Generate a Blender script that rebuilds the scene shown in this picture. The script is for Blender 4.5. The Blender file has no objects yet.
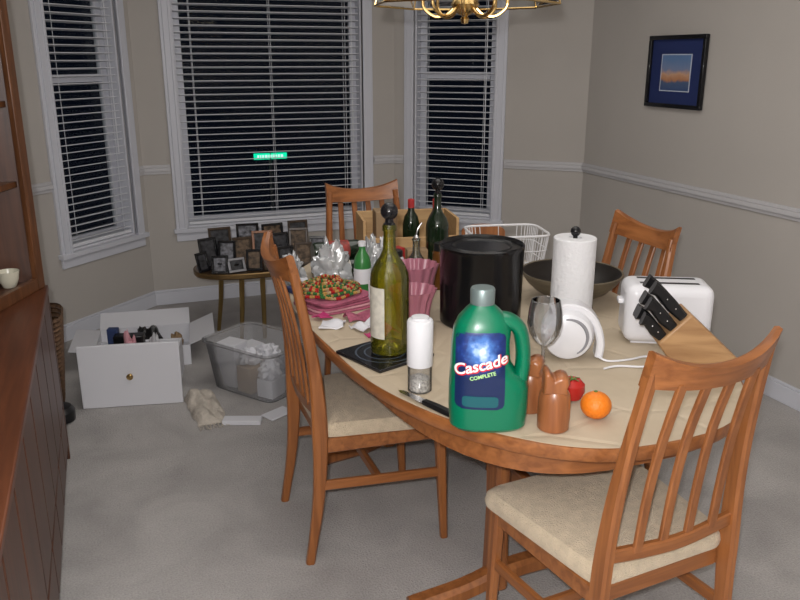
import bpy, math, random
from mathutils import Vector, Matrix, noise
random.seed(7)
scn=bpy.context.scene
scn.view_settings.view_transform='Standard'
COL=scn.collection
rad=math.radians

# ------------------------------------------------------------ materials
MATS={}
def base_mat(name):
    m=bpy.data.materials.new(name); m.use_nodes=True
    nt=m.node_tree; b=nt.nodes["Principled BSDF"]
    return m,nt,b
def mat(name,col,rough=0.5,metal=0.0,trans=0.0,ior=1.45,alpha=1.0,var=0.0,vscale=8.0,bump=0.0,bscale=60.0,emit=None,estr=0.0,coat=0.0,sheen=0.0,spec=None):
    if name in MATS: return MATS[name]
    m,nt,b=base_mat(name)
    b.inputs["Base Color"].default_value=(*col,1); b.inputs["Roughness"].default_value=rough
    b.inputs["Metallic"].default_value=metal; b.inputs["Transmission Weight"].default_value=trans
    b.inputs["IOR"].default_value=ior; b.inputs["Alpha"].default_value=alpha
    b.inputs["Coat Weight"].default_value=coat
    b.inputs["Sheen Weight"].default_value=sheen
    if spec is not None: b.inputs["Specular IOR Level"].default_value=spec
    if emit: b.inputs["Emission Color"].default_value=(*emit,1); b.inputs["Emission Strength"].default_value=estr
    tc=nt.nodes.new("ShaderNodeTexCoord")
    n=nt.nodes.new("ShaderNodeTexNoise"); n.inputs["Scale"].default_value=vscale; n.inputs["Detail"].default_value=4
    nt.links.new(tc.outputs["Object"],n.inputs["Vector"])
    if var>0:
        r=nt.nodes.new("ShaderNodeValToRGB")
        r.color_ramp.elements[0].position=.3; r.color_ramp.elements[1].position=.7
        r.color_ramp.elements[0].color=(*[c*(1-var) for c in col],1)
        r.color_ramp.elements[1].color=(*[min(1,c*(1+var)) for c in col],1)
        nt.links.new(n.outputs["Fac"],r.inputs["Fac"]); nt.links.new(r.outputs["Color"],b.inputs["Base Color"])
    if bump>0:
        n2=nt.nodes.new("ShaderNodeTexNoise"); n2.inputs["Scale"].default_value=bscale; n2.inputs["Detail"].default_value=3
        nt.links.new(tc.outputs["Object"],n2.inputs["Vector"])
        bp=nt.nodes.new("ShaderNodeBump"); bp.inputs["Strength"].default_value=bump; bp.inputs["Distance"].default_value=.01
        nt.links.new(n2.outputs["Fac"],bp.inputs["Height"]); nt.links.new(bp.outputs["Normal"],b.inputs["Normal"])
    MATS[name]=m; return m
def wood(name,c1,c2,scale=(30,30,2.0),rough=.35,spec=.5):
    if name in MATS: return MATS[name]
    m,nt,b=base_mat(name)
    tc=nt.nodes.new("ShaderNodeTexCoord"); mp=nt.nodes.new("ShaderNodeMapping")
    mp.inputs["Scale"].default_value=scale
    n=nt.nodes.new("ShaderNodeTexNoise"); n.inputs["Scale"].default_value=1.6; n.inputs["Detail"].default_value=6; n.inputs["Distortion"].default_value=.6
    r=nt.nodes.new("ShaderNodeValToRGB"); r.color_ramp.elements[0].position=.32; r.color_ramp.elements[1].position=.68
    r.color_ramp.elements[0].color=(*c1,1); r.color_ramp.elements[1].color=(*c2,1)
    nt.links.new(tc.outputs["Object"],mp.inputs["Vector"]); nt.links.new(mp.outputs["Vector"],n.inputs["Vector"])
    nt.links.new(n.outputs["Fac"],r.inputs["Fac"]); nt.links.new(r.outputs["Color"],b.inputs["Base Color"])
    b.inputs["Roughness"].default_value=rough; b.inputs["Specular IOR Level"].default_value=spec
    MATS[name]=m; return m

TK=((.20,.068,.020),(.35,.130,.040))
teak =wood("teak",*TK)
teakY=wood("teak_long",*TK,scale=(30,2,30))
teakX=wood("teak_cross",*TK,scale=(2,30,30))
rosew=wood("rosewood",(.060,.023,.012),(.11,.042,.021),rough=.4)
rosewY=wood("rosewood_top",(.085,.028,.013),(.15,.05,.022),scale=(30,2,30),rough=.35)
hutchw=wood("hutch_teak",(.085,.033,.013),(.17,.066,.026))
blockw=wood("block_wood",(.30,.16,.07),(.44,.26,.12),scale=(3,30,30),rough=.45)
pine=wood("crate_pine",(.42,.25,.11),(.56,.36,.17),scale=(3,30,30),rough=.6)
millw=wood("mill_wood",(.22,.075,.028),(.34,.125,.045),rough=.3)
bowlw=wood("bowl_outside",(.09,.07,.045),(.16,.13,.085),scale=(4,4,40),rough=.4)
wallm=mat("wall_paint",(.49,.458,.425),.85,var=.03,vscale=2,bump=.05,bscale=200)
whitep=mat("white_trim",(.66,.67,.73),.4)
railm=mat("rail_paint",(.58,.57,.585),.45)
ceilm=mat("ceiling_paint",(.75,.74,.71),.9)
slatm=mat("blind_slat",(.76,.77,.81),.45)
blackm=mat("black_plastic",(.008,.008,.009),.3)
blackg=mat("black_gloss",(.01,.01,.012),.12)
whitepl=mat("white_plastic",(.72,.72,.75),.3)
whitec=mat("white_card",(.68,.68,.72),.6)
brass=mat("brass",(.62,.43,.18),.22,metal=1)
chrome=mat("chrome",(.75,.75,.77),.15,metal=1)
def thin_mat(name,tint,refl=.12,rough=.02,diff=0,dcol=(.8,.8,.82),fres=True):
    if name in MATS: return MATS[name]
    m=bpy.data.materials.new(name); m.use_nodes=True; nt=m.node_tree; nt.nodes.clear()
    o=nt.nodes.new("ShaderNodeOutputMaterial"); mx=nt.nodes.new("ShaderNodeMixShader")
    t=nt.nodes.new("ShaderNodeBsdfTransparent"); t.inputs["Color"].default_value=(*tint,1)
    g=nt.nodes.new("ShaderNodeBsdfGlossy"); g.inputs["Roughness"].default_value=rough
    first=t.outputs[0]
    if diff>0:
        d=nt.nodes.new("ShaderNodeBsdfDiffuse"); d.inputs["Color"].default_value=(*dcol,1)
        m2=nt.nodes.new("ShaderNodeMixShader"); m2.inputs[0].default_value=diff
        nt.links.new(t.outputs[0],m2.inputs[1]); nt.links.new(d.outputs[0],m2.inputs[2]); first=m2.outputs[0]
    fr=nt.nodes.new("ShaderNodeFresnel"); fr.inputs["IOR"].default_value=1.5 if fres else 1.2
    mt=nt.nodes.new("ShaderNodeMath"); mt.operation='ADD'; mt.inputs[1].default_value=refl*.3
    nt.links.new(fr.outputs[0],mt.inputs[0]); nt.links.new(mt.outputs[0],mx.inputs[0])
    nt.links.new(first,mx.inputs[1]); nt.links.new(g.outputs[0],mx.inputs[2]); nt.links.new(mx.outputs[0],o.inputs[0])
    MATS[name]=m; return m
panem=thin_mat("window_pane",(.9,.92,.92),0,fres=False)
tglass=thin_mat("thin_glass",(.95,.97,.98),.15)
plastm=thin_mat("clear_plastic",(.97,.975,.98),.15,.12,diff=.16,fres=False)
bagm=thin_mat("plastic_bag",(.95,.96,.97),.35,.2,diff=.42,dcol=(.8,.82,.84))

def carpet():
    m,nt,b=base_mat("carpet")
    tc=nt.nodes.new("ShaderNodeTexCoord")
    a=nt.nodes.new("ShaderNodeTexNoise"); a.inputs["Scale"].default_value=3.2; a.inputs["Detail"].default_value=5; a.inputs["Distortion"].default_value=.8
    c=nt.nodes.new("ShaderNodeTexNoise"); c.inputs["Scale"].default_value=160; c.inputs["Detail"].default_value=3
    nt.links.new(tc.outputs["Object"],a.inputs["Vector"]); nt.links.new(tc.outputs["Object"],c.inputs["Vector"])
    r=nt.nodes.new("ShaderNodeValToRGB"); r.color_ramp.elements[0].position=.3; r.color_ramp.elements[1].position=.7
    r.color_ramp.elements[0].color=(.41,.39,.38,1); r.color_ramp.elements[1].color=(.55,.525,.51,1)
    r2=nt.nodes.new("ShaderNodeValToRGB"); r2.color_ramp.elements[0].position=.3; r2.color_ramp.elements[1].position=.7
    r2.color_ramp.elements[0].color=(.72,.72,.72,1); r2.color_ramp.elements[1].color=(1,1,1,1)
    mx=nt.nodes.new("ShaderNodeMix"); mx.data_type='RGBA'; mx.blend_type='MULTIPLY'; mx.inputs[0].default_value=.8
    nt.links.new(a.outputs["Fac"],r.inputs["Fac"]); nt.links.new(c.outputs["Fac"],r2.inputs["Fac"])
    nt.links.new(r.outputs["Color"],mx.inputs[6]); nt.links.new(r2.outputs["Color"],mx.inputs[7])
    nt.links.new(mx.outputs[2],b.inputs["Base Color"]); b.inputs["Roughness"].default_value=1; b.inputs["Specular IOR Level"].default_value=.1
    bp=nt.nodes.new("ShaderNodeBump"); bp.inputs["Strength"].default_value=.6; bp.inputs["Distance"].default_value=.01
    nt.links.new(c.outputs["Fac"],bp.inputs["Height"]); nt.links.new(bp.outputs["Normal"],b.inputs["Normal"])
    return m
carpetm=carpet()

# ------------------------------------------------------------ mesh builder
class M:
    def __init__(s): s.v=[]; s.f=[]; s.mi=[]; s.cur=0
    def add(s,vs,fs):
        o=len(s.v); s.v+= [tuple(x) for x in vs]
        for f in fs: s.f.append(tuple(i+o for i in f)); s.mi.append(s.cur)
        return s
    def box(s,x0,x1,y0,y1,z0,z1,T=None):
        vs=[Vector((x,y,z)) for z in (z0,z1) for y in (y0,y1) for x in (x0,x1)]
        if T: vs=[T@v for v in vs]
        return s.add(vs,[(0,2,3,1),(4,5,7,6),(0,1,5,4),(2,6,7,3),(0,4,6,2),(1,3,7,5)])
    def rings(s,rs,closed=False,cap0=True,cap1=True):
        n=len(rs[0]); vs=[p for r in rs for p in r]; fs=[]
        m=len(rs); rng=m if closed else m-1
        for i in range(rng):
            a=i*n; b=((i+1)%m)*n
            for j in range(n):
                k=(j+1)%n; fs.append((a+j,a+k,b+k,b+j))
        if not closed:
            if cap0: fs.append(tuple(range(n-1,-1,-1)))
            if cap1: fs.append(tuple((m-1)*n+j for j in range(n)))
        return s.add(vs,fs)
    def lathe(s,prof,seg=32,c=(0,0,0),T=None,cap0=True,cap1=True,rx=1,ry=1):
        rs=[]
        for r,z in prof:
            r=max(r,1e-4)
            ring=[Vector((c[0]+r*rx*math.cos(2*math.pi*j/seg),c[1]+r*ry*math.sin(2*math.pi*j/seg),c[2]+z)) for j in range(seg)]
            if T: ring=[T@p for p in ring]
            rs.append(ring)
        return s.rings(rs,False,cap0,cap1)
    def tube(s,pts,r,seg=8,closed=False):
        pts=[Vector(p) for p in pts]; n=len(pts); rs=[]
        rr=r if isinstance(r,(list,tuple)) else [r]*n
        def tan(i):
            if closed: return (pts[(i+1)%n]-pts[i-1]).normalized()
            return (pts[min(i+1,n-1)]-pts[max(i-1,0)]).normalized()
        t=tan(0); u=t.orthogonal().normalized()
        for i in range(n):
            t=tan(i); u=(u-t*u.dot(t)); u=u.normalized() if u.length>1e-6 else t.orthogonal().normalized()
            w=t.cross(u)
            rs.append([pts[i]+(u*math.cos(2*math.pi*j/seg)+w*math.sin(2*math.pi*j/seg))*rr[i] for j in range(seg)])
        return s.rings(rs,closed)
    def bar(s,pts,ws,ds,xa=(1,0,0)):
        pts=[Vector(p) for p in pts]; n=len(pts); xa=Vector(xa); rs=[]
        if not isinstance(ws,(list,tuple)): ws=[ws]*n
        if not isinstance(ds,(list,tuple)): ds=[ds]*n
        for i in range(n):
            t=(pts[min(i+1,n-1)]-pts[max(i-1,0)]).normalized()
            x=(xa-t*xa.dot(t)).normalized(); y=t.cross(x)
            w,d=ws[i]/2,ds[i]/2; c=min(w,d)*.45
            sec=[(w,-d+c),(w,d-c),(w-c,d),(-w+c,d),(-w,d-c),(-w,-d+c),(-w+c,-d),(w-c,-d)]
            rs.append([pts[i]+x*a+y*b for a,b in sec])
        return s.rings(rs)
    def prism(s,out,z0,z1,T=None):
        a=[Vector((x,y,z0)) for x,y in out]; b=[Vector((x,y,z1)) for x,y in out]
        if T: a=[T@v for v in a]; b=[T@v for v in b]
        return s.rings([a,b])
    def sphere(s,c,r,seg=16,rg=10,sx=1,sy=1,sz=1):
        prof=[(r*math.sin(math.pi*i/rg),-r*math.cos(math.pi*i/rg)*sz) for i in range(rg+1)]
        return s.lathe(prof,seg,c,rx=sx,ry=sy)
def mk(name,m,mats,parent=None,loc=(0,0,0),rot=0,ang=35,bevel=0,flat=False,rx=0,ry=0,segs=2):
    me=bpy.data.meshes.new(name); me.from_pydata(m.v,[],m.f); me.update()
    if not isinstance(mats,(list,tuple)): mats=[mats]
    for t in mats: me.materials.append(t)
    me.polygons.foreach_set("material_index",m.mi)
    if not flat:
        me.polygons.foreach_set("use_smooth",[True]*len(me.polygons)); me.set_sharp_from_angle(angle=rad(ang))
    me.update()
    o=bpy.data.objects.new(name,me); COL.objects.link(o)
    o.location=loc; o.rotation_euler=(rx,ry,rot)
    if parent: o.parent=parent
    if bevel>0:
        b=o.modifiers.new("Bevel","BEVEL"); b.width=bevel; b.segments=segs; b.limit_method='ANGLE'; b.angle_limit=rad(40)
    return o
def root(name,label,cat,loc=(0,0,0),rot=0,group=None):
    o=bpy.data.objects.new(name,None); COL.objects.link(o); o.location=loc; o.rotation_euler=(0,0,rot)
    o.empty_display_size=.05
    return tag(o,label,cat,group)
def tag(o,label,cat,group=None,kind=None):
    o["label"]=label; o["category"]=cat
    if group: o["group"]=group
    if kind: o["kind"]=kind
    return o
def struct(o): o["kind"]="structure"; return o
def Tr(x,y,z): return Matrix.Translation((x,y,z))
def Rz(a): return Matrix.Rotation(a,4,'Z')
def Rx(a): return Matrix.Rotation(a,4,'X')
def Ry(a): return Matrix.Rotation(a,4,'Y')
def dup(r,loc,rot):
    n=r.copy(); COL.objects.link(n); n.location=loc; n.rotation_euler=(0,0,rot)
    for c in [o for o in bpy.data.objects if o.parent==r]:
        d=c.copy(); d.parent=n; COL.objects.link(d)
        for g in [o for o in bpy.data.objects if o.parent==c]:
            e=g.copy(); e.parent=d; COL.objects.link(e)
    return n
def smooth_path(pts,n=8,closed=False):
    pts=[Vector(p) for p in pts]; out=[]; N=len(pts)
    rng=N if closed else N-1
    for i in range(rng):
        if closed: p0,p1,p2,p3=pts[i-1],pts[i],pts[(i+1)%N],pts[(i+2)%N]
        else: p0,p1,p2,p3=pts[max(i-1,0)],pts[i],pts[i+1],pts[min(i+2,N-1)]
        for k in range(n):
            t=k/n
            out.append(.5*((2*p1)+(-p0+p2)*t+(2*p0-5*p1+4*p2-p3)*t*t+(-p0+3*p1-3*p2+p3)*t**3))
    if not closed: out.append(pts[-1])
    return out
def superell(a,b,n,seg=96,cx=0,cy=0):
    o=[]
    for i in range(seg):
        t=2*math.pi*i/seg; c,s_=math.cos(t),math.sin(t)
        o.append((cx+a*math.copysign(abs(c)**(2/n),c),cy+b*math.copysign(abs(s_)**(2/n),s_)))
    return o
def text_mesh(name,body,size,m,parent,fn,shear=0,offset=0):
    cu=bpy.data.curves.new(name,'FONT'); cu.body=body; cu.size=size; cu.align_x='CENTER'; cu.align_y='CENTER'; cu.shear=shear; cu.offset=offset
    cu.resolution_u=4
    t=bpy.data.objects.new(name,cu); COL.objects.link(t)
    dg=bpy.context.evaluated_depsgraph_get(); dg.update()
    me=bpy.data.meshes.new_from_object(t.evaluated_get(dg))
    bpy.data.objects.remove(t)
    for v in me.vertices: v.co=Vector(fn(v.co.x,v.co.y))
    me.materials.clear(); me.materials.append(m)
    o=bpy.data.objects.new(name,me); COL.objects.link(o); o.parent=parent
    return o

# ------------------------------------------------------------ room
XL,XR,YF=-.74,2.89,-1.6
CX0,CX1,YB,YC=.24,1.91,5.19,4.21
YR=4.35
H=2.45; TH=.14
BL=(YB-YC)*math.sqrt(2)
BR=math.hypot(XR-CX1,YB-YR); AR=-math.atan2(YB-YR,XR-CX1)
def wall(name,P0,rot,L,hole=None):
    m=M()
    if hole:
        a,b,c,d=hole
        m.box(0,a,0,TH,0,H); m.box(b,L,0,TH,0,H); m.box(a,b,0,TH,0,c); m.box(a,b,0,TH,d,H)
    else: m.box(0,L,0,TH,0,H)
    return struct(mk(name,m,wallm,loc=(P0[0],P0[1],0),rot=rot,flat=True))
hL=(.74,1.265,.50,2.15); hC=(.24,1.44,.50,2.2); hR=(.145,.70,.50,2.15)
wall("wall_left",(XL,YF),rad(90),YC-YF)
wall("wall_bay_left",(XL,YC),rad(45),BL,hL)
wall("wall_back",(CX0,YB),0,CX1-CX0,hC)
wall("wall_bay_right",(CX1,YB),AR,BR,hR)
wall("wall_right",(XR,YR),rad(-90),YR-YF)
wall("wall_front",(XR,YF),rad(180),XR-XL)
slab=[(XL-.1,YF-.1),(XR+.1,YF-.1),(XR+.1,YR+.05),(CX1+.05,YB+.1),(CX0-.05,YB+.1),(XL-.1,YC+.05)]
m=M(); m.prism(slab,-.05,0); struct(mk("floor",m,carpetm,flat=True))
m=M(); m.prism(slab,H,H+.05); struct(mk("ceiling",m,ceilm,flat=True))
def baseb(name,P0,rot,L):
    m=M(); m.box(0,L,-.014,0,0,.085); m.box(0,L,-.009,0,.085,.10)
    struct(mk(name,m,whitep,loc=(P0[0],P0[1],0),rot=rot,bevel=.003))
baseb("baseboard_left",(XL,YF),rad(90),YC-YF); baseb("baseboard_bay_left",(XL,YC),rad(45),BL)
baseb("baseboard_back",(CX0,YB),0,CX1-CX0); baseb("baseboard_bay_right",(CX1,YB),AR,BR)
baseb("baseboard_right",(XR,YR),rad(-90),YR-YF); baseb("baseboard_front",(XR,YF),rad(180),XR-XL)
ti=[0]
def rail(P0,rot,a,b):
    ti[0]+=1; m=M()
    m.box(a,b,-.010,0,.852,.910); m.box(a,b,-.022,-.010,.870,.893); m.box(a,b,-.015,-.010,.893,.904)
    struct(mk("trim_%d"%ti[0],m,railm,loc=(P0[0],P0[1],0),rot=rot,bevel=.003))
rail((XL,YF),rad(90),0,YC-YF); rail((XL,YC),rad(45),0,.665); rail((XL,YC),rad(45),1.335,BL)
rail((CX0,YB),0,0,.165); rail((CX0,YB),0,1.515,1.67)
rail((CX1,YB),AR,0,.07); rail((CX1,YB),AR,.775,BR); rail((XR,YR),rad(-90),0,YR-YF)

def window(idx,P0,rot,hole,mid):
    a,b,c,d=hole
    r=bpy.data.objects.new("window_%d"%idx,None); COL.objects.link(r); r.location=(P0[0],P0[1],0); r.rotation_euler=(0,0,rot); struct(r)
    m=M(); w=.07
    for k,(q,y) in enumerate(((w,-.018),(w-.018,-.026),(.018,-.032))):
        m.box(a-q,a,y,0,c-.02,d+q); m.box(b,b+q,y,0,c-.02,d+q); m.box(a,b,y,0,d,d+q)
    m.box(a-w-.015,b+w+.015,-.04,0.0,c-.028,c)
    m.box(a-w,b+w,-.016,0,c-.085,c-.028)
    m.box(a,a+.012,0,TH,c,d); m.box(b-.012,b,0,TH,c,d); m.box(a,b,0,TH,c-.002,c+.012); m.box(a,b,0,TH,d-.012,d)
    mk("window_casing",m,whitep,parent=r,bevel=.003)
    m=M(); y0,y1=.085,.115; g=.045
    a2,b2,c2,d2=a+.012,b-.012,c+.012,d-.012
    m.box(a2,a2+g,y0,y1,c2,d2); m.box(b2-g,b2,y0,y1,c2,d2); m.box(a2+g,b2-g,y0,y1,c2,c2+g); m.box(a2+g,b2-g,y0,y1,d2-g,d2)
    if mid: m.box(a2+g,b2-g,y0-.015,y1,mid-.022,mid+.022)
    mk("window_sash",m,whitep,parent=r,bevel=.003)
    m=M(); m.box(a2+g,b2-g,.098,.101,c2+g,d2-g); mk("window_glass",m,panem,parent=r,flat=True)
    return r
window(1,(XL,YC),rad(45),hL,1.44); window(2,(CX0,YB),0,hC,None); window(3,(CX1,YB),AR,hR,1.44)
def blind(P0,rot,hole,tilt,label):
    a,b,c,d=hole
    r=root("window_blind",label,"blind",loc=(P0[0],P0[1],0),rot=rot)
    m=M(); z=c+.05; yc=.036
    a+=.016; b-=.016
    while z<d-.06:
        T=Tr(0,yc,z)@Rx(rad(tilt)); m.box(a,b,-.024,.024,-.002,.002,T); z+=.041
    mk("slats",m,slatm,parent=r,flat=True)
    m=M(); m.box(a,b,yc-.024,yc+.024,c+.014,c+.034); mk("bottom_rail",m,slatm,parent=r,bevel=.004)
    m=M(); m.box(a,b,yc-.028,yc+.028,d-.055,d-.014); mk("headrail",m,slatm,parent=r,bevel=.004)
    m=M()
    for s_ in ((.12,.88) if b-a<.8 else (.08,.5,.92)):
        x=a+(b-a)*s_
        for yy in (-.026,.026): m.box(x-.0012,x+.0012,yc+yy-.001,yc+yy+.001,c+.03,d-.05)
    mk("ladder_cord",m,slatm,parent=r,flat=True)
    m=M(); m.tube([(b-.05,yc-.032,d-.05),(b-.05,yc-.034,1.0)],.0035,6); mk("tilt_wand",m,slatm,parent=r)
    return r
blind((XL,YC),rad(45),hL,-9,"white horizontal slat blind on the narrow angled bay window")
blind((CX0,YB),0,hC,-9,"wide white horizontal slat blind, open to the night")
blind((CX1,YB),AR,hR,-9,"white slat blind on angled bay window beside the picture wall")

r=root("street_sign","small green reflective street name sign on a post outdoors","sign",loc=(1.81,9.0,-.88))
m=M(); m.box(-.19,.19,-.006,.006,1.33,1.40); mk("sign_plate",m,mat("sign_green_glow",(.0,.35,.17),.5,emit=(.0,.8,.42),estr=1.3),parent=r,bevel=.003)  # flash returned by the plate is put in as green emission
m=M(); m.tube([(0,.012,0),(0,.012,1.42)],.02,8); mk("post",m,mat("galvanised",(.3,.3,.3),.5,metal=.6),parent=r)
m=M(); x=-.15
while x<.15:
    w=random.choice([.012,.02,.026]); m.box(x,x+w,-.009,-.006,1.35,1.38); x+=w+.012
mk("lettering",m,mat("sign_white_glow",(.8,.9,.85),.5,emit=(.7,1,.9),estr=1.2),parent=r,flat=True)  # white marks emit too, standing in for the flash they reflect

# ------------------------------------------------------------ wall picture
r=root("framed_picture","black framed sunset print with dark blue mat on the wall","picture",loc=(XR,3.537,1.295),rot=rad(-90))
def frame_box(m,w,h,b,y0,y1,z0=0,T=None):
    m.box(-w/2,w/2,y0,y1,z0,z0+b,T); m.box(-w/2,w/2,y0,y1,z0+h-b,z0+h,T)
    m.box(-w/2,-w/2+b,y0,y1,z0+b,z0+h-b,T); m.box(w/2-b,w/2,y0,y1,z0+b,z0+h-b,T)
m=M(); frame_box(m,.445,.37,.022,-.028,-.004); mk("frame",m,blackg,parent=r,bevel=.003)
m=M(); m.box(-.202,.202,-.012,-.006,.02,.35); mk("mat_board",m,mat("navy_mat",(.015,.028,.12),.7),parent=r,flat=True)
m=M(); frame_box(m,.235,.19,.005,-.0145,-.012,.085); mk("inner_border",m,mat("white_border",(.55,.6,.7),.6),parent=r,flat=True)
def print_mat():
    mm,nt,b=base_mat("sunset_print"); tc=nt.nodes.new("ShaderNodeTexCoord"); sp=nt.nodes.new("ShaderNodeSeparateXYZ")
    n=nt.nodes.new("ShaderNodeTexNoise"); n.inputs["Scale"].default_value=25; n.inputs["Detail"].default_value=5
    ad=nt.nodes.new("ShaderNodeMath"); ad.operation='MULTIPLY_ADD'; ad.inputs[1].default_value=.25
    mr=nt.nodes.new("ShaderNodeMapRange"); mr.inputs[1].default_value=.085; mr.inputs[2].default_value=.275
    cr=nt.nodes.new("ShaderNodeValToRGB"); e=cr.color_ramp.elements
    e[0].position=.1; e[0].color=(.03,.07,.2,1); e[1].position=1; e[1].color=(.12,.22,.42,1)
    for pz,c in ((.38,(.08,.12,.22,1)),(.45,(.5,.22,.1,1)),(.58,(.6,.35,.22,1)),(.72,(.2,.25,.4,1))):
        q=e.new(pz); q.color=c
    nt.links.new(tc.outputs["Object"],sp.inputs[0]); nt.links.new(tc.outputs["Object"],n.inputs["Vector"])
    nt.links.new(sp.outputs[2],mr.inputs[0]); nt.links.new(n.outputs["Fac"],ad.inputs[0]); nt.links.new(mr.outputs[0],ad.inputs[2])
    nt.links.new(ad.outputs[0],cr.inputs[0]); nt.links.new(cr.outputs[0],b.inputs["Base Color"]); return mm
m=M(); m.box(-.113,.113,-.0138,-.012,.09,.27); mk("print",m,print_mat(),parent=r,flat=True)

# ------------------------------------------------------------ table
TC=(1.125,2.27); TA,TB,TN=.565,1.01,2.3; TZ=.74
r=root("dining_table","oval teak extension dining table on a trestle base","table",loc=(TC[0],TC[1],0))
m=M(); rs=[]
for k,z in ((.975,.702),(.992,.705),(1.0,.713),(1.0,.733),(.998,.738),(.992,.74)):
    rs.append([Vector((x,y,z)) for x,y in superell(TA*k,TB-(1-k)*TA,TN,120)])
m.rings(rs); mk("table_top",m,teakY,parent=r)
m=M(); o=superell(TA-.09,TB-.1,3,64); i_=superell(TA-.11,TB-.12,3,64)
m.rings([[Vector((x,y,.702)) for x,y in o],[Vector((x,y,.635)) for x,y in o],[Vector((x,y,.635)) for x,y in i_],[Vector((x,y,.702)) for x,y in i_]],closed=True)
mk("apron",m,teakX,parent=r)
def pedestal(yy):
    m=M()
    for sx in (-.15,.15):
        m.bar([(sx,yy,.05),(sx,yy,.3),(sx,yy,.63)],[.05,.045,.05],[.09,.075,.09])
    pts=smooth_path([(-.42,yy,.03),(-.25,yy,.05),(-.1,yy,.085),(.1,yy,.085),(.25,yy,.05),(.42,yy,.03)],4)
    m.bar(pts,.06,.055,xa=(0,1,0))
    m.bar([(-.36,yy,.655),(0,yy,.65),(.36,yy,.655)],.06,[.03,.06,.03],xa=(0,1,0))
    mk("pedestal",m,teak,parent=r)
pedestal(-.48); pedestal(.48)
m=M(); m.bar([(0,-.47,.28),(0,.47,.28)],.03,.09); mk("stretcher",m,teakY,parent=r)

def paper():
    m=M(); o=[]; seg=200
    for i,(x,y) in enumerate(superell(TA,TB,2.3,seg)):
        n=noise.noise(Vector((x*3.2,y*3.2,1.7)))*.013-.006
        # the sheet runs past the rim on the long walkway side
        if x<0: n+=.012*max(0,min(1,(-x-.3)/.2))*(.5+.5*math.sin(y*5))
        l=math.hypot(x,y); o.append((x*(1+n/l),y*(1+n/l)))
    rs=[]
    for k in [1,.97,.9,.75,.6,.45,.3,.15,.01]:
        rs.append([Vector((x*k,y*k,.0012)) for x,y in o])
    low=[Vector((x,y,0.0004)) for x,y in o]
    m.rings([low]+rs,cap0=True)
    return m
def paper_mat():
    mm,nt,b=base_mat("cream_paper"); tc=nt.nodes.new("ShaderNodeTexCoord")
    n=nt.nodes.new("ShaderNodeTexNoise"); n.inputs["Scale"].default_value=4; n.inputs["Detail"].default_value=4
    r_=nt.nodes.new("ShaderNodeValToRGB"); r_.color_ramp.elements[0].position=.3; r_.color_ramp.elements[1].position=.7
    r_.color_ramp.elements[0].color=(.45,.365,.26,1); r_.color_ramp.elements[1].color=(.53,.44,.325,1)
    v=nt.nodes.new("ShaderNodeTexVoronoi"); v.feature='DISTANCE_TO_EDGE'; v.inputs["Scale"].default_value=4.5
    cr=nt.nodes.new("ShaderNodeValToRGB"); cr.color_ramp.elements[0].position=0; cr.color_ramp.elements[1].position=.06
    n2=nt.nodes.new("ShaderNodeTexNoise"); n2.inputs["Scale"].default_value=9
    ad=nt.nodes.new("ShaderNodeMath"); ad.operation='MULTIPLY_ADD'; ad.inputs[1].default_value=.35
    bp=nt.nodes.new("ShaderNodeBump"); bp.inputs["Strength"].default_value=.45; bp.inputs["Distance"].default_value=.012
    L=nt.links.new
    L(tc.outputs["Object"],n.inputs["Vector"]); L(n.outputs["Fac"],r_.inputs["Fac"]); L(r_.outputs[0],b.inputs["Base Color"])
    L(tc.outputs["Object"],v.inputs["Vector"]); L(v.outputs["Distance"],cr.inputs["Fac"]); L(tc.outputs["Object"],n2.inputs["Vector"])
    L(cr.outputs[0],ad.inputs[0]); L(n2.outputs["Fac"],ad.inputs[2]); L(ad.outputs[0],bp.inputs["Height"]); L(bp.outputs[0],b.inputs["Normal"])
    b.inputs["Roughness"].default_value=.75; return mm
PZ=TZ+.0015
tag(mk("paper_table_cover",paper(),paper_mat(),loc=(TC[0],TC[1],TZ+.0002)),"creased cream protective paper sheet covering the dining table top","table cover")

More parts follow.
